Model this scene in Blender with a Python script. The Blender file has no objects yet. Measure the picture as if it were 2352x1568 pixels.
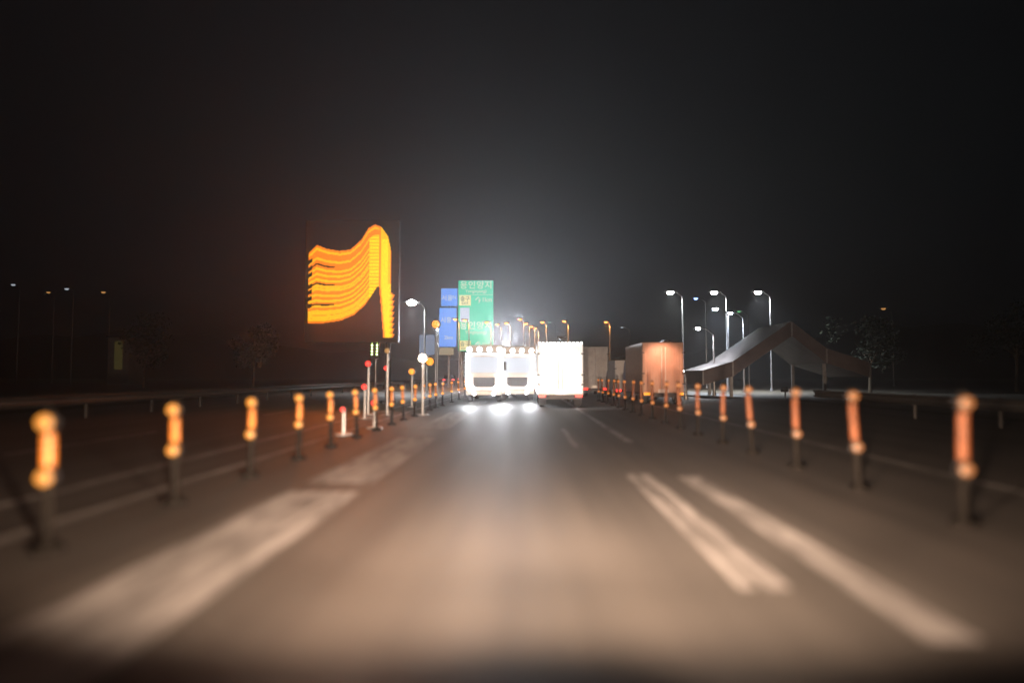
import bpy, bmesh, math, random
from mathutils import Vector, Matrix
random.seed(7)
R = math.radians
S = bpy.context.scene
COL = S.collection

# ---------------------------------------------------------------- camera
CAM_H = 1.4
cd = bpy.data.cameras.new('camera')
cam = bpy.data.objects.new('camera', cd); COL.objects.link(cam)
cam.location = (0, 0, CAM_H)
cam.rotation_euler = (R(90 + 2.85), 0, R(1.06))
cd.lens = 24; cd.sensor_width = 36
cd.clip_start = 0.05; cd.clip_end = 3000
cd.dof.use_dof = True; cd.dof.focus_distance = 60; cd.dof.aperture_fstop = 0.17
S.camera = cam

# ---------------------------------------------------------------- world, exposure
w = bpy.data.worlds.new('World'); S.world = w; w.use_nodes = True
nt = w.node_tree
bg = nt.nodes['Background']
sky = nt.nodes.new('ShaderNodeTexSky'); sky.sky_type = 'NISHITA'; sky.sun_disc = False
sky.sun_elevation = R(-4); sky.sun_rotation = R(180); sky.air_density = 1.5; sky.dust_density = 3
mix = nt.nodes.new('ShaderNodeMix'); mix.data_type = 'RGBA'; mix.inputs['Factor'].default_value = .7
mix.inputs['B'].default_value = (.45, .47, .52, 1)
nt.links.new(sky.outputs[0], mix.inputs['A']); nt.links.new(mix.outputs['Result'], bg.inputs[0]); bg.inputs[1].default_value = 0.004
S.view_settings.view_transform = 'Standard'; S.view_settings.look = 'None'
S.view_settings.exposure = 0; S.view_settings.gamma = 1
S.cycles.use_denoising = True
S.cycles.max_bounces = 6; S.cycles.diffuse_bounces = 2; S.cycles.glossy_bounces = 2
S.cycles.volume_bounces = 1; S.cycles.transparent_max_bounces = 8
S.cycles.sample_clamp_indirect = 4

# ---------------------------------------------------------------- helpers
def at(x, y, D):
    """a point of the 2352 px wide photograph at D metres ahead"""
    return Vector(((x - 1205) / 1568 * D, D, CAM_H - (y - 862) / 1568 * D))

def mat(name, col, rough=.6, metal=0., emit=None, es=0., bump=0., scale=8., var=.0, spec=.5):
    m = bpy.data.materials.new(name); m.use_nodes = True
    n = m.node_tree; p = n.nodes['Principled BSDF']
    p.inputs['Base Color'].default_value = (*col, 1)
    p.inputs['Roughness'].default_value = rough
    p.inputs['Metallic'].default_value = metal
    p.inputs['Specular IOR Level'].default_value = spec
    if emit:
        p.inputs['Emission Color'].default_value = (*emit, 1)
        p.inputs['Emission Strength'].default_value = es
    if var or bump:
        tc = n.nodes.new('ShaderNodeTexCoord'); nz = n.nodes.new('ShaderNodeTexNoise')
        nz.inputs['Scale'].default_value = scale; nz.inputs['Detail'].default_value = 6
        n.links.new(tc.outputs['Object'], nz.inputs['Vector'])
        if var:
            mr = n.nodes.new('ShaderNodeMapRange')
            mr.inputs['From Min'].default_value = .3; mr.inputs['From Max'].default_value = .7
            mr.inputs['To Min'].default_value = 1 - var; mr.inputs['To Max'].default_value = 1 + var
            n.links.new(nz.outputs['Fac'], mr.inputs['Value'])
            mx = n.nodes.new('ShaderNodeVectorMath'); mx.operation = 'SCALE'
            mx.inputs[0].default_value = col
            n.links.new(mr.outputs[0], mx.inputs['Scale'])
            n.links.new(mx.outputs[0], p.inputs['Base Color'])
        if bump:
            b = n.nodes.new('ShaderNodeBump'); b.inputs['Strength'].default_value = bump
            b.inputs['Distance'].default_value = .02
            n.links.new(nz.outputs['Fac'], b.inputs['Height']); n.links.new(b.outputs[0], p.inputs['Normal'])
    return m

M = {}
M['grey_metal'] = mat('galvanised_metal', (.32, .33, .34), .45, .7, var=.15, scale=5)
M['dark_metal'] = mat('dark_metal', (.03, .03, .033), .5, .5, var=.2)
M['black'] = mat('black_plastic', (.012, .012, .013), .5, var=.2)
M['rubber'] = mat('rubber', (.02, .02, .02), .85, var=.2, scale=20)
M['rim'] = mat('rim_paint', (.4, .4, .4), .4, .5, var=.1)
M['white_paint'] = mat('white_truck_paint', (.75, .74, .72), .4, var=.06, scale=2)
M['cream_paint'] = mat('cream_truck_paint', (.3, .19, .14), .5, var=.12, scale=3)
M['grey_paint'] = mat('grey_truck_paint', (.3, .3, .3), .5, var=.15, scale=3)
M['blue_paint'] = mat('blue_truck_paint', (.06, .1, .25), .35, var=.1)
M['dark_paint'] = mat('dark_car_paint', (.04, .04, .05), .25, .3, var=.1)
M['glass'] = mat('vehicle_glass', (.02, .025, .03), .08, spec=.8, var=.1)
M['concrete'] = mat('concrete', (.3, .29, .28), .85, var=.2, bump=.4, scale=4)
M['orange_plastic'] = mat('orange_plastic', (.6, .16, .02), .5, var=.15)
M['post_plastic'] = mat('post_plastic', (.006, .005, .004), .8, var=.2, spec=.1)
M['dull_sleeve'] = mat('dull_amber_sleeve', (.13, .035, .005), .6, var=.3)  # darker copy of the amber colour, holds the right row's dimness
M['sleeve'] = mat('amber_sleeve', (.42, .14, .012), .5, var=.3)  # amber colour added to thicken the glow between the lamps
M['rail'] = mat('weathered_rail', (.04, .038, .036), .6, .5, var=.2)
M['bark'] = mat('bark', (.08, .06, .04), .9, var=.3, bump=.5, scale=10)
M['leaf'] = mat('leaf', (.012, .02, .01), .8, var=.4, scale=1.5)
M['soil'] = mat('verge_soil', (.07, .06, .045), .95, var=.4, bump=.6, scale=1.2)
M['wall'] = mat('rendered_wall', (.25, .23, .21), .85, var=.15, scale=1)
def lamp(name, col, s): M[name] = mat(name, (.05, .05, .05), .4, emit=col, es=s, var=.01)
lamp('lamp_white', (1, .98, .95), 60)
lamp('lamp_cool', (.75, .85, 1), 45)
lamp('lamp_blue', (.25, .4, 1), 5)
lamp('lamp_warm', (1, .8, .62), 30)
lamp('lamp_sodium', (1, .30, .06), 4)
lamp('lamp_amber', (1, .32, .01), 1.6)
lamp('lamp_amber_dim', (1, .25, .005), .6)
lamp('lamp_green', (.7, 1, .35), 8)
lamp('lamp_green_dim', (.2, .7, .3), .8)
lamp('lamp_red', (1, .03, .02), 3)
lamp('lamp_faint', (.8, .9, 1), .5)
lamp('lamp_faint_warm', (1, .5, .15), .5)
lamp('panel_glow', (1, .98, .9), 1.1)  # glow painted onto truck doors that are no lamp
lamp('panel_strip', (1, .99, .93), 9)
lamp('sign_green', (.02, .5, .27), 1.15)  # sign faces emit to imitate headlight on reflective sheeting
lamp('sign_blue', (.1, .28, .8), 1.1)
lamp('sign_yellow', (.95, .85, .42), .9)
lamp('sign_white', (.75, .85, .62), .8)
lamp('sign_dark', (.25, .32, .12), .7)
lamp('led_orange', (1, .215, .002), 1.25)
lamp('led_mid', (1, .47, .004), 1.4)
lamp('led_yellow', (1, .68, .005), 1.35)
for k in ('led_orange', 'led_mid', 'led_yellow', 'lamp_amber_dim', 'lamp_amber'):
    M[k].cycles.emission_sampling = 'NONE'

class MB:
    def __init__(s): s.b = bmesh.new()
    def box(s, c, d, rx=0, ry=0, rz=0, taper=1.0):
        r = bmesh.ops.create_cube(s.b, size=1)
        for v in r['verts']:
            if v.co.z > 0 and taper != 1: v.co.x *= taper; v.co.y *= taper
        m = Matrix.Translation(c) @ Matrix.Rotation(rz, 4, 'Z') @ Matrix.Rotation(ry, 4, 'Y') @ Matrix.Rotation(rx, 4, 'X') @ Matrix.Diagonal((*d, 1))
        bmesh.ops.transform(s.b, matrix=m, verts=r['verts']); return s
    def cyl(s, a, b, r1, r2=None, n=14):
        a = Vector(a); b = Vector(b); d = b - a; r2 = r1 if r2 is None else r2
        r = bmesh.ops.create_cone(s.b, cap_ends=True, segments=n, radius1=r1, radius2=r2, depth=d.length)
        m = Matrix.Translation((a + b) / 2) @ d.to_track_quat('Z', 'Y').to_matrix().to_4x4()
        bmesh.ops.transform(s.b, matrix=m, verts=r['verts']); return s
    def ball(s, c, r, sz=(1, 1, 1), n=12):
        q = bmesh.ops.create_uvsphere(s.b, u_segments=n, v_segments=max(6, n // 2 + 2), radius=r)
        bmesh.ops.transform(s.b, matrix=Matrix.Translation(c) @ Matrix.Diagonal((*sz, 1)), verts=q['verts']); return s
    def quad(s, pts):
        s.b.faces.new([s.b.verts.new(p) for p in pts]); return s
    def prism(s, prof, x0, x1):
        """profile of (y,z) points swept along x"""
        a = [s.b.verts.new((x0, p[0], p[1])) for p in prof]; b = [s.b.verts.new((x1, p[0], p[1])) for p in prof]
        s.b.faces.new(a[::-1]); s.b.faces.new(b)
        n = len(prof)
        for i in range(n): s.b.faces.new((a[i], a[(i + 1) % n], b[(i + 1) % n], b[i]))
        return s
    def build(s, name, m, parent=None, bevel=0, smooth=False, loc=None):
        bmesh.ops.recalc_face_normals(s.b, faces=s.b.faces)
        me = bpy.data.meshes.new(name); s.b.to_mesh(me); s.b.free()
        if smooth:
            for p in me.polygons: p.use_smooth = True
        me.materials.append(M[m] if isinstance(m, str) else m)
        o = bpy.data.objects.new(name, me); COL.objects.link(o)
        if parent: o.parent = parent
        if loc: o.location = loc
        if bevel:
            b = o.modifiers.new('bevel', 'BEVEL'); b.width = bevel; b.segments = 2; b.limit_method = 'ANGLE'
        return o

def tag(o, label, cat, group=None):
    o['label'] = label; o['category'] = cat
    if group: o['group'] = group
    elif 'group' in o: del o['group']
    return o
def thing(name, loc, label, cat, group=None, rz=0):
    o = bpy.data.objects.new(name, None); COL.objects.link(o)
    o.location = loc; o.rotation_euler = (0, 0, rz); o.empty_display_size = .3
    return tag(o, label, cat, group)
def struct(o, kind='structure'): o['kind'] = kind; return o
def dup(root, loc, label, group=None, rz=None, scale=None):
    def cp(o, par):
        c = o.copy(); COL.objects.link(c); c.parent = par
        for ch in o.children: cp(ch, c)
        return c
    r = cp(root, None); r.location = loc; r['label'] = label
    if rz is not None: r.rotation_euler = (0, 0, rz)
    if scale: r.scale = scale
    if group: r['group'] = group
    return r
def light(kind, name, loc, energy, col, parent=None, aim=None, size=90, blend=.6, rad=.08):
    l = bpy.data.lights.new(name, kind); l.energy = energy; l.color = col
    if kind == 'SPOT': l.spot_size = R(size); l.spot_blend = blend
    if kind in ('SPOT', 'POINT'): l.shadow_soft_size = rad
    o = bpy.data.objects.new(name, l); COL.objects.link(o); o.location = loc
    if aim is not None: o.rotation_euler = Vector(aim).to_track_quat('-Z', 'Y').to_euler()
    if parent: o.parent = parent
    return o
ORD = ['nearest', 'second nearest', 'third nearest', 'fourth nearest', 'fifth nearest', 'sixth nearest', 'seventh nearest', 'eighth nearest',
       'ninth nearest', 'tenth nearest', 'eleventh nearest', 'twelfth nearest', 'thirteenth nearest', 'fourteenth nearest', 'fifteenth nearest',
       'sixteenth nearest', 'seventeenth nearest', 'eighteenth nearest', 'nineteenth nearest', 'twentieth nearest', 'twenty-first nearest', 'twenty-second nearest']

# ---------------------------------------------------------------- ground, road, markings
def asphalt():
    m = bpy.data.materials.new('asphalt'); m.use_nodes = True; n = m.node_tree; L = n.links
    p = n.nodes['Principled BSDF']; p.inputs['Roughness'].default_value = .62; p.inputs['Specular IOR Level'].default_value = .4
    tc = n.nodes.new('ShaderNodeTexCoord')
    a = n.nodes.new('ShaderNodeTexNoise'); a.inputs['Scale'].default_value = 60; a.inputs['Detail'].default_value = 4
    mp = n.nodes.new('ShaderNodeMapping'); mp.inputs['Scale'].default_value = (1.3, .06, 1)
    b = n.nodes.new('ShaderNodeTexNoise'); b.inputs['Scale'].default_value = 1.6; b.inputs['Detail'].default_value = 5
    L.new(tc.outputs['Object'], a.inputs['Vector']); L.new(tc.outputs['Object'], mp.inputs['Vector']); L.new(mp.outputs[0], b.inputs['Vector'])
    mx = n.nodes.new('ShaderNodeMath'); mx.operation = 'MULTIPLY_ADD'; mx.inputs[1].default_value = .3
    L.new(a.outputs['Fac'], mx.inputs[0]); L.new(b.outputs['Fac'], mx.inputs[2])
    cr = n.nodes.new('ShaderNodeValToRGB'); e = cr.color_ramp.elements
    e[0].position = .42; e[0].color = (.055, .05, .046, 1); e[1].position = .85; e[1].color = (.105, .096, .088, 1)
    L.new(mx.outputs[0], cr.inputs[0]); L.new(cr.outputs[0], p.inputs['Base Color'])
    bp = n.nodes.new('ShaderNodeBump'); bp.inputs['Strength'].default_value = .35; bp.inputs['Distance'].default_value = .01
    L.new(a.outputs['Fac'], bp.inputs['Height']); L.new(bp.outputs[0], p.inputs['Normal'])
    return m
def paint():
    m = bpy.data.materials.new('road_paint'); m.use_nodes = True; n = m.node_tree; L = n.links
    p = n.nodes['Principled BSDF']; p.inputs['Roughness'].default_value = .7
    tc = n.nodes.new('ShaderNodeTexCoord'); mp = n.nodes.new('ShaderNodeMapping'); mp.inputs['Scale'].default_value = (4, .5, 1)
    b = n.nodes.new('ShaderNodeTexNoise'); b.inputs['Scale'].default_value = 1.5; b.inputs['Detail'].default_value = 8; b.inputs['Roughness'].default_value = .7
    L.new(tc.outputs['Object'], mp.inputs['Vector']); L.new(mp.outputs[0], b.inputs['Vector'])
    cr = n.nodes.new('ShaderNodeValToRGB'); e = cr.color_ramp.elements
    e[0].position = .34; e[0].color = (.075, .07, .066, 1); e[1].position = .6; e[1].color = (.38, .365, .36, 1)
    L.new(b.outputs['Fac'], cr.inputs[0]); L.new(cr.outputs[0], p.inputs['Base Color'])
    return m
M['asphalt'] = asphalt(); M['paint'] = paint()
g = MB(); g.quad([(-400, -20, -.06), (400, -20, -.06), (400, 700, -.06), (-400, 700, -.06)])
struct(g.build('ground', 'soil'))
g = MB(); g.box((-2, 145, -.03), (34, 330, .06)); struct(g.build('road', 'asphalt'))
def stripe(x0, x1, y0, y1, z=.004):
    return [(x0, y0, z), (x1, y0, z), (x1, y1, z), (x0, y1, z)]
mk = MB()
# wide worn dashes left of the lane
for y0, y1 in ((.9, 8.3), (8.9, 15.5), (18, 26), (31, 37), (42, 48), (54, 60), (66, 72)):
    mk.quad(stripe(-2.86, -1.98, y0, y1))
# thin edge lines beyond it
mk.quad(stripe(-4.55, -4.4, -5, 200)); mk.quad(stripe(-5.75, -5.55, -5, 200))
# right: solid edge line, and the short double line inside it
mk.quad(stripe(2.12, 2.42, 3.7, 9.6)); mk.quad(stripe(2.12, 2.3, 14.5, 160))
mk.quad(stripe(1.42, 1.53, 4.6, 9.8)); mk.quad(stripe(1.61, 1.76, 4.6, 9.8))
mk.quad(stripe(.95, 1.06, 13.5, 18))
mk.quad(stripe(5.9, 6.05, -5, 160))
for y0 in range(12, 160, 12): mk.quad(stripe(-9.3, -9.15, y0, y0 + 5))
struct(mk.build('road_markings', 'paint'))


# hills
def hill(name, pts, y, depth):
    b = MB(); b.prism([(0, 0), (1, 0)], 0, 0) if False else None
    bm = b.b; n = 60; x0, x1 = pts[0][0], pts[-1][0]
    rows = []
    for j in range(7):
        t = j / 6; row = []
        for i in range(n + 1):
            x = x0 + (x1 - x0) * i / n
            for a, c in zip(pts, pts[1:]):
                if a[0] <= x <= c[0] + 1e-6:
                    u = (x - a[0]) / (c[0] - a[0]); h = a[1] + (c[1] - a[1]) * (u * u * (3 - 2 * u)); break
            h += 1.5 * math.sin(i * 1.7) + random.uniform(-.6, .6)
            row.append(bm.verts.new((x, y + depth * t, max(0, h) * math.sin(math.pi * min(1, t * 1.0)) - .1)))
        rows.append(row)
    for j in range(6):
        for i in range(n): bm.faces.new((rows[j][i], rows[j][i + 1], rows[j + 1][i + 1], rows[j + 1][i]))
    return struct(b.build(name, 'soil', smooth=True))
hill('hills', [(-390, 20), (-220, 26), (-120, 16), (0, 6), (90, 14), (220, 30), (390, 24)], 330, 120)

# ---------------------------------------------------------------- own vehicle (dark nose, dashboard rim) with the headlamps that light the road
ov = thing('own_vehicle', (0, -.1, 0), 'dark vehicle nose and dashboard rim cut off by the bottom of the picture', 'van')
b = MB(); b.prism([(.55, .25), (.55, .66), (.95, .66), (1.55, .52), (1.7, .36), (1.7, .25)], -.86, .92); b.build('bonnet', 'dark_paint', ov, bevel=.03)
b = MB(); b.box((.52, .46, 1.05), (1.25, .35, .16), ry=R(-1.2)); b.build('dashboard', 'black', ov, bevel=.03)
b = MB(); b.cyl((-.35, .56, .68), (.02, .66, 1.04), .012, .008); b.cyl((.02, .66, 1.04), (.012, .645, 1.12), .010, .008); b.build('wiper', 'black', ov)
for s in (-1, 1):
    b = MB(); b.ball((s * .66 + .03, 1.62, .5), .1, (1.1, .6, .7)); h = b.build('headlight', 'lamp_warm', ov, smooth=True)
    l = light('SPOT', 'headlight_beam', (s * .66 + .03, 1.80, .56), 6800, (1, .68, .47), ov, aim=(s * .05 + .03, 1, .04), size=44, blend=1, rad=.07)
    l.scale = (4.6, 1, 1)
    l = light('SPOT', 'high_beam', (s * .5 + .03, 1.80, .56), 15500, (1, .68, .48), ov, aim=(s * .04 + .03, 1, -.04), size=18, blend=1, rad=.06)
    l.scale = (4.2, 1, 1)

# ---------------------------------------------------------------- street lamps
def street_lamp(x, y, D, label, head='lamp_white', col=(1, 1, 1), energy=0, group=None, hs=1.0, arm=1.2, pole='grey_metal', lamps=None, size=150):
    p = at(x, y, D); H = p.z
    t = thing('street_lamp', (p.x + arm * .9, D, 0), label, 'street lamp', group)
    b = MB(); b.cyl((0, 0, 0), (0, 0, .25), .16, .12); b.cyl((0, 0, .25), (0, 0, H - .4), .09, .05)
    b.cyl((0, 0, H - .42), (-arm * .45, 0, H + .02), .05, .045); b.build('pole', pole, t)
    b = MB(); b.cyl((-arm * .4, 0, H), (-arm * .8, 0, H + .06), .04, .035); b.box((-arm * .9, 0, H + .11), (.75 * hs, .3 * hs, .1), taper=.8); hd = b.build('lamp_head', pole, t)
    b = MB(); b.ball((-arm * .9, 0, H + .0), .17 * hs, (1.2, .9, .7)); b.build('lamp', head, hd, smooth=True)
    if energy:
        light('SPOT', 'lamp_light', (-arm * .9, -.05, H - .2 * hs), energy, col, t, aim=(.12, 0, -1), size=size, blend=.8, rad=.12)
    return t
GW = 'tall white lamps of the roadside yard'
street_lamp(1540, 672, 62, 'tall white lamp post above the pink-lit box truck', col=(.95, 1, .95), energy=3500, group=GW, hs=1.5)
street_lamp(1640, 672, 62, 'middle of the three tall white lamp posts, bluish lamp below it', col=(.95, 1, .95), energy=3500, group=GW, hs=1.5)
street_lamp(1740, 672, 62, 'tall white lamp post next to the peak of the grey gabled roof', col=(.9, .95, 1), energy=4500, group=GW, hs=1.5)
street_lamp(1598, 686, 75, 'slim lamp post with faint blue light between two tall white ones', 'lamp_blue', hs=1.1)
street_lamp(1642, 710, 58, 'lower lamp post with bright bluish white lamp', 'lamp_cool', (.7, .8, 1), 4000, hs=1.2)
street_lamp(1676, 720, 58, 'lower lamp post with pale light just short of the gabled roof', 'lamp_cool', (.8, .9, 1), 2000, hs=1.0)
street_lamp(1602, 755, 48, 'short lamp post with white lamp beside the pink-lit truck', 'lamp_white', (.95, .95, 1), 1500, hs=.8)
street_lamp(1564, 852, 40, 'knee-high white bollard lamp by the pink-lit truck', 'lamp_white', hs=.7, arm=.25)
street_lamp(1696, 716, 80, 'thin lamp post with dim green light near the gabled roof', 'lamp_green_dim', hs=1)
street_lamp(944, 694, 55, 'bright white lamp post standing alone beside the orange light board', 'lamp_white', (1, 1, 1), 5000, hs=2.0)
GS = 'orange sodium lamps across the road ahead'
sod = [(1045, 733, 112, 'leftmost orange lamp in front of the green sign'), (1067, 735, 116, 'orange lamp just right of the green sign\'s pale strip'),
       (1118, 740, 112, 'orange lamp at the right edge of the green sign'), (1142, 745, 120, 'orange lamp above the left truck with glaring lights'),
       (1163, 742, 114, 'orange lamp above the gap between the two glaring trucks'), (1194, 733, 110, 'highest orange lamp of the row, over the right glaring truck'),
       (1208, 743, 118, 'orange lamp just right of the highest one of the row'), (1220, 750, 122, 'left one of the two lowest orange lamps of the row'),
       (1229, 754, 124, 'lowest orange lamp of the row'), (1246, 740, 112, 'orange lamp over the left edge of the glowing white box truck'),
       (1296, 738, 114, 'orange lamp over the middle of the glowing white box truck'), (1392, 740, 118, 'lone orange lamp over the dark gap between box trucks')]
for x, y, D, l in sod:
    D = 74 - (D - 110) * .4 if x < 1135 else D * .66
    street_lamp(x, y, D, l, 'lamp_sodium', (1, .4, .1), 1800, GS, hs=1.1, arm=.5, pole='orange_pole' if 'orange_pole' in M else 'grey_metal')
street_lamp(1262, 740, 130, 'faint green lamp between two orange lamps over the white truck', 'lamp_green_dim', hs=1)
street_lamp(1281, 761, 135, 'faint white lamp low over the glowing white truck', 'lamp_faint', hs=1)
street_lamp(1428, 752, 95, 'thin post with faint pale lamp right of the lone orange one', 'lamp_faint', hs=1)
# faint lights far to the left and right
GF = 'faint lamps far off in the dark on the left'
for x, y, D, l, m_ in [(8, 650, 110, 'faint lamp at the very left edge of the picture', 'lamp_faint'), (135, 660, 105, 'brighter faint pale lamp left of the yellowish hut', 'lamp_faint'),
                   (222, 668, 105, 'faint warm lamp nearest the yellowish hut', 'lamp_faint_warm'), (92, 668, 120, 'dull orange lamp, second from the left edge', 'lamp_faint_warm')]:
    street_lamp(x, y, D, l, m_, group=GF, hs=1.6)
street_lamp(2024, 710, 90, 'single faint orange lamp over the dark slope on the far right', 'lamp_faint_warm', hs=1.4)

# ---------------------------------------------------------------- amber lamp posts, 2 m apart, both sides
def lamp_post(loc, label, group, lm, z1, z2, r, sl='sleeve'):
    t = thing('delineator_post', loc, label, 'delineator', group)
    b = MB(); b.cyl((0, 0, 0), (0, 0, .05), .13, .11); b.build('base', 'post_plastic', t)
    b = MB(); b.cyl((0, 0, .05), (0, 0, z1 + .1), .04, .035); b.build('post', 'post_plastic', t)
    b = MB(); b.cyl((0, 0, z2 + .09), (0, 0, z1 - .09), .047, .045); b.build('sleeve', sl, t)
    for z in (z1, z2):
        b = MB(); b.ball((0, -.05, z), r, (1.15, .7, 1)); l = b.build('lamp', lm, t, smooth=True)
        b = MB(); b.cyl((0, -.0, z), (0, .06, z), r * 1.05, r * .9, 16); b.build('housing', 'black', l)
    return t
GL = 'amber lamp posts left of the lane'; GR = 'dim amber lamp posts right of the lane'
pL = None
for i in range(22):
    y = 3.45 + 2.0 * i if i < 14 else 3.45 + 28 + (i - 14) * 4
    tilt = (random.uniform(-.05, .05), random.uniform(-.05, .05), 0)
    lab = 'bright amber twin-lamp post, %s of the row left of our lane' % ORD[i]
    if pL is None: pL = lamp_post((-3.8, y, .004), lab, GL, 'lamp_amber', 1.02, .58, .055)
    else: dup(pL, (-3.8 + random.uniform(-.03, .03), y, .004), lab).rotation_euler = tilt
pR = None
for i in range(18):
    y = 4.6 + 1.95 * i
    tilt = (random.uniform(-.05, .05), random.uniform(-.05, .05), 0)
    lab = 'dim orange twin-lamp post, %s of the row right of our lane' % ORD[i]
    if pR is None: pR = lamp_post((4.1, y, .004), lab, GR, 'lamp_amber_dim', 1.14, .52, .058, 'dull_sleeve')
    else: dup(pR, (4.1 + random.uniform(-.03, .03), y, .004), lab).rotation_euler = tilt

# ---------------------------------------------------------------- orange light board
def board():
    D = 35.0
    c = at(803, 862, D); t = thing('light_board', (c.x, D, 0), 'tall LED board glowing orange and yellow in a wavy flag-like shape', 'LED board')
    def loc(x, y, dy=0): p = at(x, y, D); return Vector((p.x - c.x, dy, p.z))
    tl, br = loc(694, 500), loc(914, 786)
    b = MB(); b.box(((tl.x + br.x) / 2, .16, (tl.z + br.z) / 2), (br.x - tl.x, .28, tl.z - br.z)); b.build('casing', 'black', t, bevel=.03)
    b = MB(); b.cyl((1.9, .3, 0), (1.9, .3, br.z + .5), .16, .14); b.cyl((1.9, .3, 0), (1.9, .3, .12), .4, .4); b.build('mast', 'dark_metal', t)
    top = [(703, 578), (722, 559), (745, 568), (775, 573), (800, 570), (825, 548), (842, 520), (857, 511), (872, 517), (888, 540), (895, 575), (896, 650), (903, 672), (904, 700)]
    bot = [(703, 741), (740, 741), (780, 735), (810, 722), (835, 700), (850, 678), (862, 658), (868, 655)]
    def ip(P, x):
        for a, q in zip(P, P[1:]):
            if a[0] <= x <= q[0]: return a[1] + (q[1] - a[1]) * (x - a[0]) / (q[0] - a[0])
        return None
    mb = MB(); kinds = ('led_orange', 'led_mid', 'led_yellow'); idx = []
    st = 1.75; lines = [.05, .17, .30, .37, .44, .52, .56, .64, .71, .78, .85, .88, .92, .955]
    yy = 508.0
    while yy < 780:
        xx = 702.0
        while xx < 906:
            k = None
            T = ip(top, xx); Bm = ip(bot, xx)
            if xx <= 868 and T is not None and Bm is not None and T <= yy <= Bm:
                s = (yy - T) / (Bm - T)
                if xx < 712 and any(abs(s - q) < .03 for q in (.14, .24, .33, .49, .57, .66, .76)): k = None
                elif xx < 765 and any(abs(s - q) < .012 for q in (.24, .49, .76)): k = None
                else:
                    k = 'led_mid' if min(abs(s - q) for q in lines) < .017 else 'led_orange'
                    if xx > 845 and s > .15: k = 'led_yellow' if int(yy / 4) % 2 else 'led_mid'
            elif 868 < xx <= 904:
                top2 = ip(top, xx); left = 868 + max(0, (yy - 655)) * .09; right = 896 if yy < 650 else (904 - (int(yy) % 13) * .45)
                if yy >= (top2 if xx < 896 else 672) and left <= xx <= right and yy < 775:
                    k = 'led_yellow' if left + 5 < xx < right - 7 and yy > 545 else 'led_mid' if left + 3 < xx < right - 3 else 'led_orange'
            if k:
                p = loc(xx, yy, 0); d = .0183
                idx.append(kinds.index(k)); mb.quad([(p.x - d, -.004, p.z - d), (p.x + d, -.004, p.z - d), (p.x + d, -.004, p.z + d), (p.x - d, -.004, p.z + d)])
            xx += st
        yy += st
    o = mb.build('display', 'led_orange', t)  # diodes lit in the outline of a smeared light trail
    for k in kinds[1:]: o.data.materials.append(M[k])
    for f, i in zip(o.data.polygons, idx): f.material_index = i
    l = light('AREA', 'board_light', (.3, -.15, 5.6), 400, (1, .17, .015), t, aim=(0, -1, .25)); l.data.spread = R(100); l.data.shape = 'RECTANGLE'; l.data.size = 4; l.data.size_y = 4.5
board()

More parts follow.
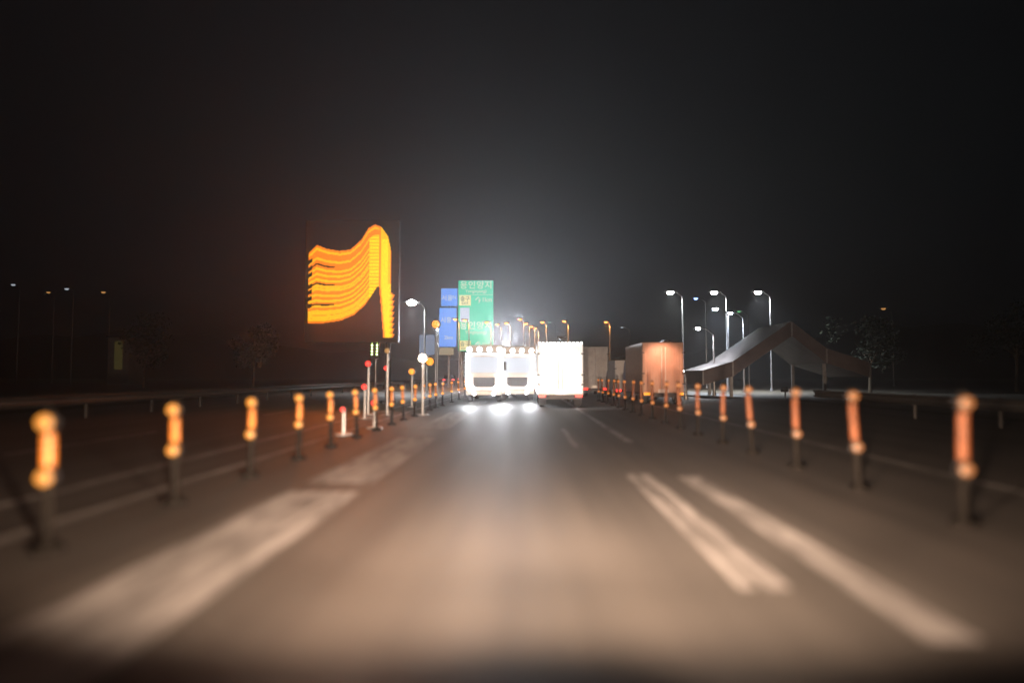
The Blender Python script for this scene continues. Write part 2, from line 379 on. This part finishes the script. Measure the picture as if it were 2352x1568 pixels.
# ---------------------------------------------------------------- green and blue signs
def text(s, size, loc, m, parent, name='lettering', space=1.0):
    c = bpy.data.curves.new(name, 'FONT'); c.body = s; c.size = size; c.align_x = 'CENTER'; c.align_y = 'CENTER'
    c.extrude = .006; c.space_character = space; c.offset = size * .012
    o = bpy.data.objects.new(name, c); COL.objects.link(o)
    dg = bpy.context.evaluated_depsgraph_get(); me = bpy.data.meshes.new_from_object(o.evaluated_get(dg))
    bpy.data.objects.remove(o)
    me.materials.clear(); me.materials.append(M[m])
    o = bpy.data.objects.new(name, me); COL.objects.link(o); o.parent = parent
    o.location = loc; o.rotation_euler = (R(90), 0, 0); return o
def signs():
    D = 80.0; c = at(1092, 862, D)
    t = thing('green_sign', (c.x, D, 0), 'tall green road sign with pale lettering and yellow exit panels', 'road sign')
    def loc(x, y, dy=0): p = at(x, y, D); return Vector((p.x - c.x, dy, p.z))
    def panel(par, name, m, x0, y0, x1, y1, d0, th=.05, bev=.0):
        a, q = loc(x0, y0), loc(x1, y1)
        b = MB(); b.box(((a.x + q.x) / 2, d0, (a.z + q.z) / 2), (q.x - a.x, th, a.z - q.z)); return b.build(name, m, par, bevel=bev)
    gp = panel(t, 'panel', 'sign_green', 1052, 643, 1133, 806, 0, .08, .04)  # panel height stretched along the sign's light smear
    panel(gp, 'border', 'sign_white', 1054, 675.5, 1131, 676.3, -.046, .012)
    text('용인양지', 1.0, loc(1093, 654.5, -.05), 'sign_white', gp, space=1.1)
    text('Yonginyangji', .5, loc(1093, 668, -.05), 'sign_white', gp)
    text('↑', 1.1, loc(1098, 690, -.05), 'sign_white', gp, 'arrow')
    text('1km', .7, loc(1118, 688, -.05), 'sign_white', gp)
    for (y0, y1) in ((677.5, 701), (782, 804)):
        yp = panel(t, 'exit_panel', 'sign_yellow', 1054.5, y0, 1081, y1, -.05, .03)
        text('출구', .62, loc(1067.5, y0 + 8.5, -.07), 'sign_dark', yp); text('EXIT', .4, loc(1067.5, y0 + 18.5, -.07), 'sign_dark', yp)
    panel(t, 'pale_strip', 'sign_pale' if 'sign_pale' in M else 'sign_white', 1056, 706, 1078, 738, -.05, .02)  # pale patch copies the smear between the exit panels
    text('용인양지', 1.0, loc(1093, 748, -.05), 'sign_white', gp, space=1.1)  # lower rows repeat the upper ones along the smear
    text('Yonginyangji', .5, loc(1093, 763, -.05), 'sign_white', gp)
    text('↑', 1.1, loc(1098, 793, -.05), 'sign_white', gp, 'arrow')
    text('1km', .7, loc(1118, 792, -.05), 'sign_white', gp)
    b = MB(); z = loc(0, 660).z
    for x in (1060, 1126):
        p = loc(x, 800); b.cyl((p.x, .25, 0), (p.x, .25, z), .14, .12)
    b.build('posts', 'grey_metal', t)
    c2 = at(1031, 862, D)
    t2 = thing('blue_sign', (c2.x, D, 0), 'narrow blue road sign attached left of the green sign', 'road sign')
    c.x = c2.x
    bp = panel(t2, 'panel', 'sign_blue', 1012, 661, 1050, 702, 0, .08, .04)
    text('서울', .72, loc(1026, 684, -.05), 'sign_pale', bp); text('N', .6, loc(1043, 682, -.05), 'sign_pale', bp)
    bp2 = panel(t2, 'lower_panel', 'sign_blue', 1008, 706, 1048, 796, 0, .08, .04)
    text('시흥', .72, loc(1024, 735, -.05), 'sign_pale', bp2); text('2km', .6, loc(1030, 775, -.05), 'sign_pale', bp2)
    panel(t2, 'beige_panel', 'sign_beige', 1008, 798, 1042, 815, 0, .08, .04)
    b = MB(); p = loc(1030, 800); b.cyl((p.x, .22, 0), (p.x, .22, loc(0, 670).z), .12, .1); b.build('post', 'grey_metal', t2)
    t3 = thing('blue_sign', (at(978, 862, 60).x, 60, 0), 'small low blue sign with blank face left of the tall signs', 'road sign')
    D = 60.0; c = at(978, 862, 60)
    a, q = at(962, 768, 60) - Vector((c.x, 60, 0)), at(998, 815, 60) - Vector((c.x, 60, 0))
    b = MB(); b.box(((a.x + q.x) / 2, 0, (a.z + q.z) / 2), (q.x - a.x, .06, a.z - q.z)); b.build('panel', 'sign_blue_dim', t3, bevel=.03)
    b = MB(); b.cyl(((a.x + q.x) / 2, .1, 0), ((a.x + q.x) / 2, .1, a.z - .1), .07); b.build('post', 'grey_metal', t3)
lamp('truck_strip', (.95, .97, 1), 10); lamp('truck_lamp', (1, .99, .97), 25); lamp('lit_cab_glass', (.85, .9, 1), .8)  # cab glass glow imitates glare; strip glow is added for the white streaks
lamp('sign_pale', (.75, .8, .95), .75); lamp('sign_beige', (.45, .36, .22), .6); lamp('sign_blue_dim', (.05, .14, .32), .45)  # these sign faces also glow in place of headlight on them
signs()

# ---------------------------------------------------------------- vehicles
def wheel(par, x, y, r=.42, w_=.24):
    b = MB(); b.cyl((x - w_ / 2, y, r), (x + w_ / 2, y, r), r, r, 24); t = b.build('wheel', 'rubber', par, bevel=.02)
    b = MB(); b.cyl((x - w_ / 2 - .01, y, r), (x + w_ / 2 + .01, y, r), r * .55, r * .55, 18); b.build('rim', 'rim', t)
def rear_truck(loc, label, W, H, paint_m, glow, length=5.5, group=None, ribs=9, tail='lamp_red', strip=True):
    """box truck seen from behind, origin at the ground under its rear"""
    t = thing('box_truck', loc, label, 'truck', group)
    b = MB(); b.box((0, length / 2 + .06, .55 + (H - .55) / 2), (W, length, H - .55)); b.build('cargo_box', paint_m, t, bevel=.03)
    for s in (-1, 1):
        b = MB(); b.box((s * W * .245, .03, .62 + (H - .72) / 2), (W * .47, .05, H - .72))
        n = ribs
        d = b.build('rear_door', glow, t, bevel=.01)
        b = MB()
        for i in range(n):
            b.box((s * W * .02 + s * W * .45 * (i + .5) / n, -.012, .62 + (H - .72) / 2), (.02, .035, H - .85))
        b.build('rib', paint_m, d)
        b = MB(); b.cyl((s * .09, -.06, .8), (s * .09, -.06, H - .25), .016); b.build('lock_bar', 'rim', d)
        b = MB(); b.box((s * (W / 2 - .2), -.03, .52), (.3, .06, .13)); b.build('tail_light', tail, t, bevel=.01)
        wheel(t, s * (W / 2 - .2), 1.0); wheel(t, s * (W / 2 - .2), length + .9)
    b = MB(); b.box((0, -.02, .66), (.5, .02, .17)); b.build('number_plate', 'rim', t)
    for s in (-1, 1):
        b = MB(); b.box((s * (W / 2 - .2), .5, .3), (.34, .02, .4)); b.build('mud_flap', 'rubber', t)
        for z in (1.0, H * .5, H - .5):
            b = MB(); b.box((s * (W / 2 - .03), -.02, z), (.14, .04, .06)); b.build('hinge', 'dark_metal', t)
    if strip:
        for i in range(12):
            b = MB(); b.ball((-W / 2 + W * (i + .5) / 12, -.0, H - .02), .035); b.build('marker_lamp', 'panel_strip', t)
    b = MB(); b.box((0, .1, .42), (W * .96, .12, .12)); b.build('bumper', 'dark_metal', t, bevel=.01)
    b = MB(); b.box((0, length / 2, .5), (W * .5, length + 1.5, .14)); b.build('chassis', 'dark_metal', t)
    b = MB(); b.prism([(length + .15, .5), (length + .15, H * .74), (length + 1.0, H * .74), (length + 1.6, H * .5), (length + 1.75, .5)], -W * .46, W * .46); b.build('cab', 'blue_paint', t, bevel=.04)
    return t
p = at(1287, 862, 30)
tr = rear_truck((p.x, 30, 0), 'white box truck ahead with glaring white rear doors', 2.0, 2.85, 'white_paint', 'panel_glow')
l = light('SPOT', 'work_light', (0, -.9, 2.95), 420, (1, .98, .92), tr, aim=(0, .45, -1), size=110, blend=.6)  # lamp added to brighten the rear doors
b = MB(); b.box((0, -.45, 2.98), (.08, .95, .05)); b.box((0, -.9, 3.02), (.34, .14, .1)); b.build('work_light_arm', 'dark_metal', tr)  # made-up arm and head for the added lamp
p = at(1522, 862, 33)
tr2 = rear_truck((p.x, 33, 0), 'box truck at the right edge lit orange-pink', 2.0, 3.0, 'cream_paint', 'cream_paint', tail='lamp_amber', strip=False, ribs=7)
light('SPOT', 'work_light', (-.1, -1.3, 2.8), 330, (1, .46, .28), tr2, aim=(0, 1.2, -1), size=110, blend=.7)  # lamp added to tint this truck's rear orange-pink
b = MB(); b.cyl((-.1, -1.3, 0), (-.1, -1.3, 2.85), .03); b.build('pole', 'dark_metal', None) if False else b.b.free()
b = MB(); b.box((-.1, -.6, 3.02), (.06, 1.4, .05)); b.box((-.1, -1.3, 2.97), (.3, .14, .1)); b.build('work_light_arm', 'dark_metal', tr2)  # made-up bracket carrying the added tinting lamp
p = at(1445, 862, 40)
rear_truck((p.x, 40, 0), 'small dark grey truck beside the pink-lit truck', 1.7, 2.3, 'grey_paint', 'grey_paint', length=3.5, strip=False, ribs=5)
p = at(1367, 862, 45)
tr3 = rear_truck((p.x, 45, 0), 'grey box truck between the white truck and the small dark one', 1.7, 3.3, 'grey_paint', 'grey_paint', strip=False, ribs=6)

def facing_truck(loc, label, W, H, beam, lamps):
    """lorry facing the camera; origin at ground under its front bumper"""
    t = thing('lorry', loc, label, 'lorry', 'lorries facing us with glaring lights')
    b = MB(); b.prism([(0, .45), (-.02, 1.5), (.18, 2.45), (.3, 2.6), (1.9, 2.6), (1.9, .45)], -W / 2, W / 2); b.build('cab', 'white_paint', t, bevel=.05)
    b = MB(); b.quad([(-W * .44, -.035, 1.55), (W * .44, -.035, 1.55), (W * .42, .135, 2.38), (-W * .42, .135, 2.38)]); b.build('windscreen', 'lit_cab_glass', t)  # windscreen glows by its material, standing in for glare
    b = MB(); b.box((0, -.05, 1.05), (W * .6, .06, .5))
    for i in range(4): b.box((0, -.09, .87 + i * .12), (W * .58, .03, .03))
    b.build('grille', 'dark_metal', t, bevel=.01)
    b = MB(); b.box((0, -.08, .5), (W * 1.0, .2, .26)); b.build('bumper', 'grey_metal', t, bevel=.03)
    b = MB(); b.box((0, 4.6, .6 + (H - .6) / 2), (W * 1.02, 5.2, H - .6)); b.build('cargo_box', 'white_paint', t, bevel=.03)
    for s in (-1, 1):
        b = MB(); b.ball((s * W * .36, -.16, .72), .16, (1.3, .5, .9)); b.build('headlight', 'truck_lamp', t, smooth=True)
        light('SPOT', 'headlight_beam', (s * W * .36, -.4, .74), beam, (.93, .95, 1), t, aim=(0, -1, .14), size=46, blend=1, rad=.1)
        b = MB(); b.cyl((s * W * .27, -.2, .45), (s * W * .27, -.14, .45), .09, .09); b.build('fog_lamp', 'truck_lamp', t)
        for q, wd in ((.46, .2),):
            b = MB(); b.box((s * W * q, -.06, 1.72), (wd, .08, 1.75)); b.build('light_strip', 'truck_strip', t, bevel=.02)  # strips added to fill the white columns of smeared headlights
        b = MB(); b.box((s * (W / 2 + .14), .05, 1.9), (.16, .1, .45)); b.cyl((s * W / 2, .1, 2.1), (s * (W / 2 + .14), .06, 2.05), .015); b.build('mirror', 'black', t, bevel=.02)
        wheel(t, s * (W / 2 - .18), .9, .45); wheel(t, s * (W / 2 - .18), 5.6, .45)
    for i in range(lamps):
        x = -W * .42 + W * .84 * i / (lamps - 1)
        b = MB(); b.cyl((x, .2, 2.78), (x, .28, 2.78), .13, .13, 18); r = b.build('roof_lamp', 'truck_lamp', t)  # lamps added to fill the top of the headlight streaks
        b = MB(); b.cyl((x, .29, 2.78), (x, .42, 2.78), .14, .06, 18); b.cyl((x, .34, 2.6), (x, .34, 2.78), .02); b.build('housing', 'black', r)
    return t
p = at(1112, 862, 36)
fa = facing_truck((p.x, 36, 0), 'lorry facing us nearer the green sign with glaring white lights', 1.9, 3.1, 1600, 4)
p = at(1188, 862, 38)
fb = facing_truck((p.x, 38, 0), 'lorry facing us next to the white box truck with glaring lights', 1.9, 3.1, 1600, 4)

# floodlight added unseen behind the lorries, tilted to the sky to light the haze
p = at(1163, 862, 46)
fl = thing('floodlight', (p.x, 44.8, 0), 'floodlight on a mast behind the glaring lorries, beam tilted up', 'floodlight')
b = MB(); b.cyl((0, 0, 0), (0, 0, 2.8), .07, .05)
for a in range(3): b.cyl((0, 0, .5), (.7 * math.cos(a * 2.1), .7 * math.sin(a * 2.1), 0), .03)
b.build('mast', 'dark_metal', fl)
b = MB(); b.box((0, 0, 2.9), (.9, .3, .35), rx=R(60)); b.build('housing', 'dark_metal', fl, bevel=.02)
b = MB(); b.box((0, -.19, 2.98), (.8, .03, .26), rx=R(-30)); b.build('lens', 'lamp_cool', fl)
light('SPOT', 'flood_beam', (0, -.25, 3.0), 95000, (.86, .92, 1), fl, aim=(0, -1, .9), size=140, blend=1, rad=.2)

# cars with red tail lamps far ahead
def tail_car(loc, label):
    t = thing('car', loc, label, 'car', 'cars with red tail lamps far ahead')
    b = MB(); b.prism([(0, .3), (0, .95), (.5, 1.0), (3.2, .95), (4.3, .75), (4.4, .3)], -.85, .85); b.build('body', 'dark_paint', t, bevel=.08)
    b = MB(); b.prism([(.35, .95), (.9, 1.45), (2.3, 1.45), (3.2, .95)], -.72, .72); b.build('cabin', 'glass', t, bevel=.06)
    for s in (-1, 1):
        b = MB(); b.box((s * .64, -.02, .8), (.36, .08, .16)); b.build('tail_light', 'lamp_red', t, bevel=.02)
        wheel(t, s * .75, .8, .32, .2); wheel(t, s * .75, 3.5, .32, .2)
    return t
tail_car((at(1030, 862, 95).x, 95, 0), 'dark car with red tail lamps under the tall signs')
tail_car((at(1062, 862, 120).x, 120, 0), 'smaller dark car with red tail lamps by the glaring lorries')

# ---------------------------------------------------------------- beacons and signals on the left
def beacon(x, y, D, label, m_, r=.1, cat='beacon', box=False, twin=None, group=None):
    p = at(x, y, D); t = thing('beacon_post', (p.x, D, 0), label, cat, group)
    b = MB(); b.cyl((0, .1, 0), (0, .1, p.z + r), .04, .035); b.cyl((0, .1, 0), (0, .1, .05), .22, .2); b.build('post', 'grey_metal', t)
    for dx, dz in (twin or [(0, 0)]):
        b = MB(); b.cyl((dx, .0, p.z + dz), (dx, .1, p.z + dz), r * 1.25, r * 1.25, 20); h = b.build('housing', 'black', t)
        b = MB(); b.ball((dx, -.02, p.z + dz), r, (1, .6, 1)); b.build('lamp', m_, h, smooth=True)
    return t
GB = 'red warning beacons'
beacon(844, 835, 24, 'red beacon under the green twin lights, upper one', 'lamp_red', .09, group=GB)
beacon(836, 888, 22, 'red beacon under the green twin lights, lower one', 'lamp_red', .08, group=GB)
beacon(886, 845, 26, 'red beacon beneath the lone white lamp post', 'lamp_red', .08, group=GB)
beacon(858, 925, 18, 'low red beacon among the amber posts', 'lamp_red', .06, group=GB)
beacon(787, 940, 16, 'lowest red beacon, outermost from the road', 'lamp_red', .05, group=GB)
t = beacon(1000, 744, 42, 'large soft amber beacon beside the blue sign', 'lamp_amber', .24, twin=[(0, 0), (-.35, -2.3)])
beacon(1004, 757, 41, 'tiny white lamp under the large amber beacon', 'lamp_cool', .06)
t = beacon(970, 822, 24, 'warm white lamp on a post at the end of the amber row', 'lamp_warm', .13)
light('POINT', 'lamp_light', (0, -.2, 2.0), 60, (1, .8, .65), t, rad=.1)
beacon(888, 805, 24, 'dim brownish lamp on a thin post under the light board', 'lamp_faint_warm', .09)
beacon(945, 853, 30, 'amber square lamp at the far end of the amber row', 'lamp_amber', .13)
# green twin light columns
p = at(860, 862, 38)
t = thing('lane_signal', (p.x, 38, 0), 'signal post with two columns of small green-white lamps', 'signal')
b = MB(); b.box((-.02, .12, at(0, 770, 38).z), (.5, .12, 2.6)); b.build('backboard', 'black', t, bevel=.02)
b = MB(); b.cyl((0, .2, 0), (0, .2, 3), .06); b.build('post', 'grey_metal', t)
for s in (-.14, .14):
    for i in range(14):
        b = MB(); z = at(0, 722, 38).z - i * .17; b.ball((s - i * .004, .04, z), .045, (1, .7, 1), 8)
        b.build('lamp', 'lamp_green', t, smooth=True)

# ---------------------------------------------------------------- gabled grey roof shelter on the right, shaped after a smeared streak
def shelter():
    D = 44.0; c = at(1800, 862, D)
    t = thing('shelter', (c.x, D, 0), 'grey shelter with a steep gabled sheet roof beside the road', 'shelter')
    def L(x, y): q = at(x, y, D); return Vector((q.x - c.x, 0, q.z))
    pts = [L(1612, 850), (L(1680, 830)), L(1815, 738), L(1893, 800), L(1990, 832)]  # roof outline follows a smeared grey streak of light
    pts[0].z = max(pts[0].z, .9)
    th = .95
    b = MB(); prev = None
    for q in pts:
        ring = [b.b.verts.new((q.x, y, z)) for y, z in ((0, q.z), (0, q.z - th), (6, q.z - th), (6, q.z))]
        if prev:
            for i in range(4): b.b.faces.new((prev[i], prev[(i + 1) % 4], ring[(i + 1) % 4], ring[i]))
        else: b.b.faces.new(ring)
        prev = ring
    b.b.faces.new(prev[::-1]); b.build('roof', 'roof_sheet', t)
    b = MB(); prev = None
    for q in pts:
        b = MB(); b.box((q.x, -.03, q.z - th / 2), (.09, .05, th)); b.build('trim', 'grey_metal', t)
    b = MB(); b.cyl((-1.2, -3, 0), (-1.2, -3, .5), .04); b.box((-1.2, -2.9, .55), (.4, .15, .22), rx=R(40)); b.build('uplight', 'dark_metal', t)
    light('SPOT', 'uplight_beam', (-1.2, -2.8, .75), 45, (.95, .82, .82), t, aim=(.1, 1, .85), size=125, blend=.8)  # lamp added in front to brighten the roof edge
    for q in (pts[1], pts[3]):
        for y in (.4, 5.6):
            b = MB(); b.box((q.x, y, max(.1, (q.z - th)) / 2), (.18, .18, max(.1, q.z - th))); b.build('post', 'grey_metal', t)
M['roof_sheet'] = mat('roof_sheet', (.09, .08, .085), .55, .2, var=.2, scale=1.5)
shelter()

# ---------------------------------------------------------------- guardrails, hut, trees
def guardrail(x, y0, y1, label):
    t = thing('guardrail', (x, y0, 0), label, 'guardrail')
    s = 1 if x < 0 else -1
    b = MB(); prof = [(0, .78), (.06, .72), (.0, .65), (0, .59), (.06, .52), (0, .46)]
    bm = b.b; a = [bm.verts.new((s * p[0], 0, p[1])) for p in prof]; c = [bm.verts.new((s * p[0], y1 - y0, p[1])) for p in prof]
    for i in range(len(prof) - 1): bm.faces.new((a[i], a[i + 1], c[i + 1], c[i]))
    o = b.build('beam', 'rail', t); so = o.modifiers.new('s', 'SOLIDIFY'); so.thickness = .004
    n = int((y1 - y0) / 4)
    b0 = MB(); b0.cyl((-s * .08, .5, 0), (-s * .08, .5, .8), .06); po = b0.build('post', 'rail', t)
    for i in range(1, n):
        q = po.copy(); COL.objects.link(q); q.parent = t; q.location = (0, i * 4, 0)
guardrail(-14.5, 6, 150, 'steel guardrail along the dark far left verge')
guardrail(12.6, 6, 30, 'steel guardrail along the dark right verge')

def tree(x, y, h, label):
    t = thing('tree', (x, y, 0), label, 'tree', 'dark trees beyond the road')
    b = MB(); b.cyl((0, 0, -.1), (.1, 0, h * .45), .17, .09, 8)
    for i in range(6):
        a = random.uniform(0, 6.28); b.cyl((.08, 0, h * (.3 + .025 * i)), (math.cos(a) * h * .2, math.sin(a) * h * .2, h * random.uniform(.55, .8)), .06, .02, 6)
    b.build('trunk', 'bark', t)
    b = MB(); cl = [(Vector((random.gauss(0, h * .14), random.gauss(0, h * .14), h * random.uniform(.42, .92))), random.uniform(.1, .2) * h) for _ in range(16)]
    for _ in range(1500):
        c, r = random.choice(cl); v = Vector((random.gauss(0, 1), random.gauss(0, 1), random.gauss(0, 1))).normalized() * r * random.random() ** .4
        q = c + v; u = Vector((random.gauss(0, 1), random.gauss(0, 1), random.gauss(0, 1))).normalized() * .17; w_ = u.orthogonal().normalized() * .1
        b.quad([q - u, q - w_, q + u, q + w_])
    b.build('crown', 'leaf', t)
for x, y, h, l in [(-30, 75, 7, 'dark tree left of the orange light board'), (-45, 80, 8.5, 'dark tree by the yellowish hut'), (-60, 70, 7, 'dark tree near the left picture edge'),
                   (30, 60, 6.5, 'dark tree behind the gabled shelter'), (44, 62, 8, 'dark tree beneath the single faint orange lamp'), (36, 34, 6, 'dark tree at the right picture edge')]:
    tree(x, y, h, l)
p = at(262, 862, 100)
t = thing('hut', (p.x, 100, 0), 'small hut with a dull yellow lit window strip in the dark field', 'hut')
b = MB(); b.box((0, 2, 3.5), (3.2, 4, 7)); b.build('wall', 'wall', t, bevel=.02)
b = MB(); b.box((0, 2, 7.15), (3.6, 4.4, .3)); b.build('roof', 'dark_metal', t)
M['window_dull'] = mat('window_dull', (.05, .05, .05), .5, emit=(.5, .42, .12), es=.06, var=.05)
b = MB(); b.box((0, -.03, 4.4), (1.2, .05, 4.2)); b.build('window', 'window_dull', t)

# ---------------------------------------------------------------- haze
m = bpy.data.materials.new('haze'); m.use_nodes = True; n = m.node_tree
n.nodes.remove(n.nodes['Principled BSDF'])
pv = n.nodes.new('ShaderNodeVolumePrincipled'); pv.inputs['Color'].default_value = (.85, .87, .9, 1)
pv.inputs['Density'].default_value = .0016; pv.inputs['Anisotropy'].default_value = .72
n.links.new(pv.outputs[0], n.nodes['Material Output'].inputs['Volume'])
M['haze'] = m
b = MB(); b.box((0, 330, 29), (900, 800, 62)); h = b.build('haze', 'haze'); h['kind'] = 'stuff'
